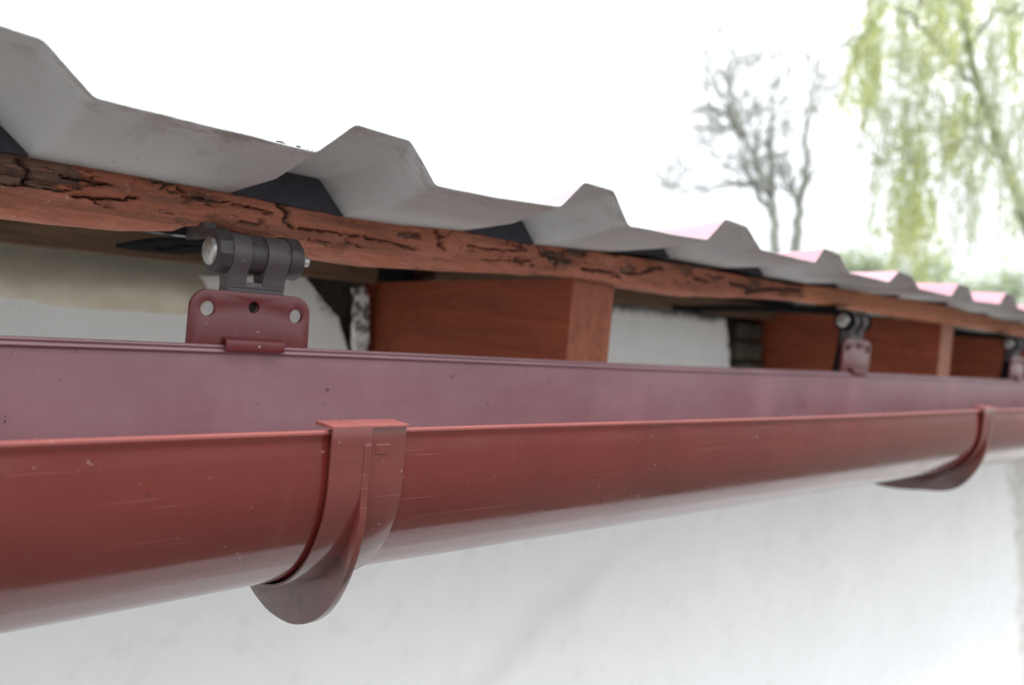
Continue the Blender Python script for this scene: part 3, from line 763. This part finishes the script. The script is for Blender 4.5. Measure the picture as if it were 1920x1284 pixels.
    prism(bm, [(.5335, -.070), (.5335, -.018 + dz), (yh - .004, zh - .010), (yh + .010, zh - .006), (.5520, -.012 + dz), (.5560, -.036), (.5500, -.070)], 0, xp - .0140, xp - .0060)
    prism(bm, [(.5325, -.070), (.5325, -.028), (.5345, -.027), (.5365, -.070)], 0, xp - .0400, xp + .0270)
    bm_obj('rear_strap', bm, M['black'], root, True, 30, .001, 2)
    # bolt: domed head, shank, nut
    bm = bmesh.new()
    prev = None; nn = 32
    for (dx, r) in [(-.0002, .0094), (-.0012, .0094), (-.0022, .0088), (-.0031, .0074), (-.0038, .0054), (-.0042, .0028), (-.0043, .0004)]:
        ring = [bm.verts.new((xl + dx, yh + r * math.cos(2 * math.pi * i / nn), zh + r * math.sin(2 * math.pi * i / nn))) for i in range(nn)]
        if prev: [bm.faces.new((prev[i], prev[(i + 1) % nn], ring[(i + 1) % nn], ring[i])) for i in range(nn)]
        else: bm.faces.new(ring)
        prev = ring
    bm.faces.new(prev[::-1])
    
    bolt = bm_obj('bolt', bm, M['zinc'], root, True, 40)
    bm = bmesh.new(); 
    nb = 24
    rings = []
    for (dx, r, hexa) in [(.0606, .0070, 1), (.0645, .0070, 1), (.0646, .0058, 0), (.0664, .0050, 0), (.0665, .0036, 0), (.0705, .0034, 0)]:
        rings.append([bm.verts.new((xl + dx, yh + (r * (1 / max(.87, math.cos(((2 * math.pi * i / nb + .2618) % (math.pi / 3)) - math.pi / 6)) if hexa else 1)) * math.cos(2 * math.pi * i / nb), zh + (r * (1 / max(.87, math.cos(((2 * math.pi * i / nb + .2618) % (math.pi / 3)) - math.pi / 6)) if hexa else 1)) * math.sin(2 * math.pi * i / nb))) for i in range(nb)])
    for A, B in zip(rings, rings[1:]):
        for i in range(nb): bm.faces.new((A[i], A[(i + 1) % nb], B[(i + 1) % nb], B[i]))
    bm.faces.new(rings[0][::-1]); bm.faces.new(rings[-1])
    
    bm_obj('nut', bm, M['zinc'], bolt, True, 30, .0003, 1)
    return root
bracket('nearest gutter bracket, sharp in view, with maroon drilled plate, grey hinge and big bolt head', .2426, .2645, 0)
bracket('second gutter bracket, blurred, hung beside the pale ended rafter with a long black strap', 1.2434, 1.163, .0095)
bracket('third gutter bracket, cut by the right edge of the photo, a blurred bolt on black', 2.130, 1.872, .0075)

# ------------------------------------------------------------------ trees
def tube(V, F, pts, rads, n=6):
    base = len(V); prev = None
    for i, (p, r) in enumerate(zip(pts, rads)):
        tg = (pts[min(i + 1, len(pts) - 1)] - pts[max(0, i - 1)]).normalized()
        a = tg.orthogonal().normalized(); b = tg.cross(a)
        ring = []
        for k in range(n):
            q = 2 * math.pi * k / n; V.append(p + (a * math.cos(q) + b * math.sin(q)) * r); ring.append(len(V) - 1)
        if prev:
            for k in range(n): F.append((prev[k], prev[(k + 1) % n], ring[(k + 1) % n], ring[k]))
        prev = ring
def rnd(): return Vector((random.gauss(0, 1), random.gauss(0, 1), random.gauss(0, 1)))
def grow(V, F, p, dr, L, r, depth, tips, up=.12):
    pts = [p]; rads = [r]; n = max(3, int(L / .16))
    for i in range(n):
        dr = (dr + rnd() * .16 + Vector((0, 0, up * .4))).normalized()
        pts.append(pts[-1] + dr * L / n); rads.append(max(.010, r * (1 - .55 * (i + 1) / n)))
    tube(V, F, pts, rads, 5 if depth < 2 else 6)
    tips.append(pts[-1])
    if depth:
        for k in range(random.randint(6, 9)):
            i = random.randint(max(1, n // 4), n); q = rnd(); q = (q - dr * q.dot(dr)).normalized()
            grow(V, F, pts[i], (dr * .65 + q * .8).normalized(), L * random.uniform(.4, .65), max(.007, rads[i] * .6), depth - 1, tips, up)
def limb(V, F, pix, Z, r0, r1, depth_wander, tips, twigs=7, tl=.8):
    pts = [at(u, v, Z + dz) for (u, v), dz in zip(pix, depth_wander)]
    fine = []
    for a, b in zip(pts, pts[1:]):
        for i in range(4): fine.append(a.lerp(b, i / 4) + rnd() * .02)
    fine.append(pts[-1]); m = len(fine)
    rads = [r0 + (r1 - r0) * i / (m - 1) for i in range(m)]
    tube(V, F, fine, rads, 8)
    for k in range(twigs):
        i = random.randint(m // 4, m - 1); t = (fine[min(i + 1, m - 1)] - fine[max(0, i - 1)]).normalized()
        q = rnd(); q = (q - t * q.dot(t)).normalized()
        grow(V, F, fine[i], (t * .5 + q * .85).normalized(), tl * random.uniform(.9, 2.0), rads[i] * .42, 1, tips)
def leaves_and_buds(V, F, p, n, spread, s, droop=1.):
    for _ in range(n):
        c = p + Vector((random.gauss(0, spread), random.gauss(0, spread), random.gauss(0, spread)))
        a = (rnd() + Vector((0, 0, -1.6 * droop))).normalized() * s * random.uniform(.7, 1.3); b = a.cross(rnd()).normalized() * a.length * .27
        k = len(V); V += [c, c + a * .5 + b, c + a, c + a * .5 - b]; F.append((k, k + 1, k + 2, k + 3))

# the bare tree
Z = 15.
bt = empty('bare_tree', (*at(1480, 520, Z).xy, GZ))
tag(bt, 'leafless tree with two dark stems and fine twigs above the roof', 'tree')
V, F, tips = [], [], []
foot = Vector((*at(1475, 560, Z).xy, GZ))
low = at(1470, 560, Z)
tube(V, F, [foot, foot.lerp(low, .5) + Vector((.05, 0, 0)), low, at(1460, 510, Z)], [.26, .22, .17, .14], 10)
mesh_obj('trunk', V, F, M['bark_grey'], bt, True)
V, F = [], []
limb(V, F, [(1463, 545), (1452, 440), (1448, 370), (1420, 310), (1395, 255), (1375, 200), (1362, 150), (1322, 100)], Z, .10, .016, (0, 0, .1, .3, .4, .6, .8, .9), tips, 14)
limb(V, F, [(1395, 255), (1360, 215), (1325, 200), (1283, 222)], Z, .07, .018, (.4, .2, .1, -.1), tips, 7, .6)
limb(V, F, [(1362, 150), (1374, 135), (1377, 90)], Z, .045, .014, (.8, .9, 1.), tips, 3, .4)
limb(V, F, [(1448, 370), (1443, 290), (1445, 220), (1452, 160), (1462, 110)], Z, .065, .014, (.1, -.2, -.5, -.6, -.7), tips, 10, .7)
limb(V, F, [(1478, 545), (1492, 450), (1500, 380), (1512, 300), (1514, 235), (1518, 180), (1548, 140)], Z, .11, .018, (0, -.1, -.2, -.2, 0, .2, .3), tips, 10, .6)
limb(V, F, [(1450, 400), (1408, 345), (1350, 345), (1290, 365)], Z, .07, .016, (0, .5, .9, 1.3), tips, 7, .8)
limb(V, F, [(1448, 360), (1400, 330), (1395, 290), (1370, 235)], Z, .06, .016, (0, .5, .9, 1.3), tips, 10, .6)
limb(V, F, [(1500, 400), (1482, 330), (1465, 240)], Z, .06, .016, (0, .5, .9), tips, 9, .5)
mesh_obj('branches', V, F, M['bark_grey'], bt, True)
V, F = [], []
for p in tips:
    if random.random() < .35: leaves_and_buds(V, F, p, 3, .05, .05, 0)
mesh_obj('leaves_and_buds', V, F, M['leaf_pale'], bt)  # buds at the twig tips, drawn with small leaf quads

# the weeping tree
Z = 11.
wt = empty('weeping_tree', (*at(1990, 560, Z).xy, GZ))
tag(wt, 'weeping tree in yellow green spring leaf with hanging curtains of twigs', 'tree')
V, F, tips = [], [], []
foot = Vector((*at(1990, 560, Z).xy, GZ))
tube(V, F, [foot, at(1975, 620, Z), at(1945, 470, Z), at(1910, 370, Z), at(1880, 285, Z), at(1850, 200, Z), at(1825, 130, Z), at(1805, 20, Z), at(1790, -120, Z), at(1780, -300, Z)], [.16, .13, .10, .085, .07, .06, .05, .042, .03, .015], 10)
LV, LF = [], []; PV, PF = [], []
for pix, dzs, r in [
    ([(1850, 200), (1790, 120), (1720, 40), (1660, 10), (1630, 40)], (0, -.4, -.9, -1.2, -1.3), .034),
    ([(1860, 235), (1800, 230), (1720, 250), (1670, 290)], (0, .4, .8, 1.), .034),
    ([(1885, 290), (1830, 260), (1770, 265), (1740, 300)], (0, -.5, -1., -1.2), .034),
    ([(1805, 20), (1760, -60), (1700, -80), (1650, -20)], (0, .4, .9, 1.2), .034),
    ([(1880, 285), (1930, 200), (1990, 180)], (0, .5, .8), .034),
    ([(1815, 80), (1870, 20), (1930, 10)], (0, -.5, -.9), .034),
    ([(1790, -120), (1740, -160), (1690, -150), (1650, -60)], (0, -.6, -.9, -1.), .034)]:
    limb(V, F, pix, Z, r, .015, dzs, tips, 3, .5)
def strand(u, v0, v1, dens, lean=0, dz=0, wid=.05):
    LV, LF = (PV, PF) if dens < 2.9 else (globals()['LV'], globals()['LF'])
    a = at(u, v0, Z + dz); b = at(u + lean, v1, Z + dz)
    # hang: keep it close to vertical in the world
    L = (a - b).length; n = max(4, int(L / .10)); pts = [a]; sway = Vector((random.gauss(0, .1), random.gauss(0, .1), 0)) + ((b - a) - Vector((0, 0, (b - a).z))) / L
    for i in range(n):
        pts.append(pts[-1] + (Vector((0, 0, -1)) + sway + rnd() * .10).normalized() * L / n)
    tube(LV, LF, pts, [.012 * (1 - .7 * i / n) for i in range(n + 1)], 4)
    for i, p in enumerate(pts):
        leaves_and_buds(LV, LF, p, max(1, int(dens * random.uniform(.4, 1.5))), wid, .075)
ST = [  # (u, top, bottom, how many, leafiness) of the hanging curtains
    (1640, 20, 120, 6, 9), (1622, 80, 200, 8, 10), (1610, 150, 250, 5, 6), (1665, 0, 90, 4, 6), (1690, 60, 200, 6, 2.5), (1700, 200, 300, 5, 3), (1660, 200, 320, 5, 2),
    (1750, -40, 140, 9, 8), (1765, 60, 170, 6, 6), (1805, -50, 90, 6, 8), (1735, 100, 200, 6, 4), (1720, 260, 430, 8, 7), (1705, 330, 480, 8, 6), (1690, 400, 520, 6, 6),
    (1745, 380, 520, 6, 5), (1790, 230, 300, 6, 7), (1830, 180, 330, 7, 5), (1760, 250, 340, 5, 3), (1660, 290, 350, 4, 1.5), (1870, 60, 200, 6, 3), (1900, 20, 160, 6, 4),
    (1900, 200, 330, 4, 3), (1905, 340, 520, 4, 4), (1880, -40, 60, 5, 4), (1640, 230, 330, 3, 1.5), (1800, 380, 500, 4, 2.5), (1840, 320, 470, 3, 2), (1715, -40, 90, 4, 5), (1780, 170, 260, 5, 3)]
ST += [(u, a, a + 130, 4, 1.9) for u in range(1650, 1960, 26) for a in (-30, 90, 200, 320)]
for (u, a, b, cnt, dn) in ST:
    for _ in range(cnt):
        strand(u + random.gauss(0, 15), a + random.gauss(0, 18), b + random.gauss(0, 25), dn * .85, random.gauss(-6, 8), random.gauss(0, .7))
mesh_obj('trunk', V, F, M['bark_green'], wt, True)
mesh_obj('crown', LV, LF, M['leaf_yellow'], wt)
mesh_obj('sparse_foliage', PV, PF, M['leaf_pale'], wt)

# low pale bushes far beyond the roof
def bush(u, v, Z, w, h, nleaf, label, mat='leaf_bush', s=.10):
    c = at(u, v, Z)
    root = empty('bush', (c.x, c.y, GZ)); tag(root, label, 'bush', 'pale bushes beyond the roof')
    V, F, tp = [], [], []
    base = Vector((c.x, c.y, GZ)); topz = c.z
    for k in range(7):
        t = base + Vector((random.gauss(0, w * .4), random.gauss(0, w * .4), 0)); t.z = GZ + (topz - GZ) * random.uniform(.6, .9)
        tube(V, F, [base + rnd() * .05, base.lerp(t, .5) + rnd() * .1, t], [.05, .035, .015], 5)
        for _ in range(4): grow(V, F, t, (rnd() * .6 + Vector((0, 0, 1))).normalized(), h * .4, .014, 1, tp)
    mesh_obj('stems', V, F, M['bark_grey'], root, True)
    LV, LF = [], []
    cl = [base + Vector((random.gauss(0, w * .5), random.gauss(0, w * .5), (topz - GZ) * random.uniform(.35, 1.))) for _ in range(60)]
    for p in cl + tp: leaves_and_buds(LV, LF, p, nleaf, .13, s, 0)
    mesh_obj('foliage', LV, LF, M[mat], root)
bush(1335, 470, 19, .9, 1.2, 9, 'pale green bush at the foot of the leafless tree, left side')
bush(1420, 480, 20, .8, 1.2, 8, 'low greenish bush between the leafless stems and the roof ribs')
bush(1620, 480, 18, 1.0, 1.3, 10, 'bluish pale bush under the left hanging twigs of the weeping tree')
bush(1740, 500, 17, 1.0, 1.2, 10, 'pale bush below the middle curtain of the weeping tree')
bush(1860, 510, 18, 1.1, 1.4, 9, 'pale bush at the right edge behind the leaning trunk')
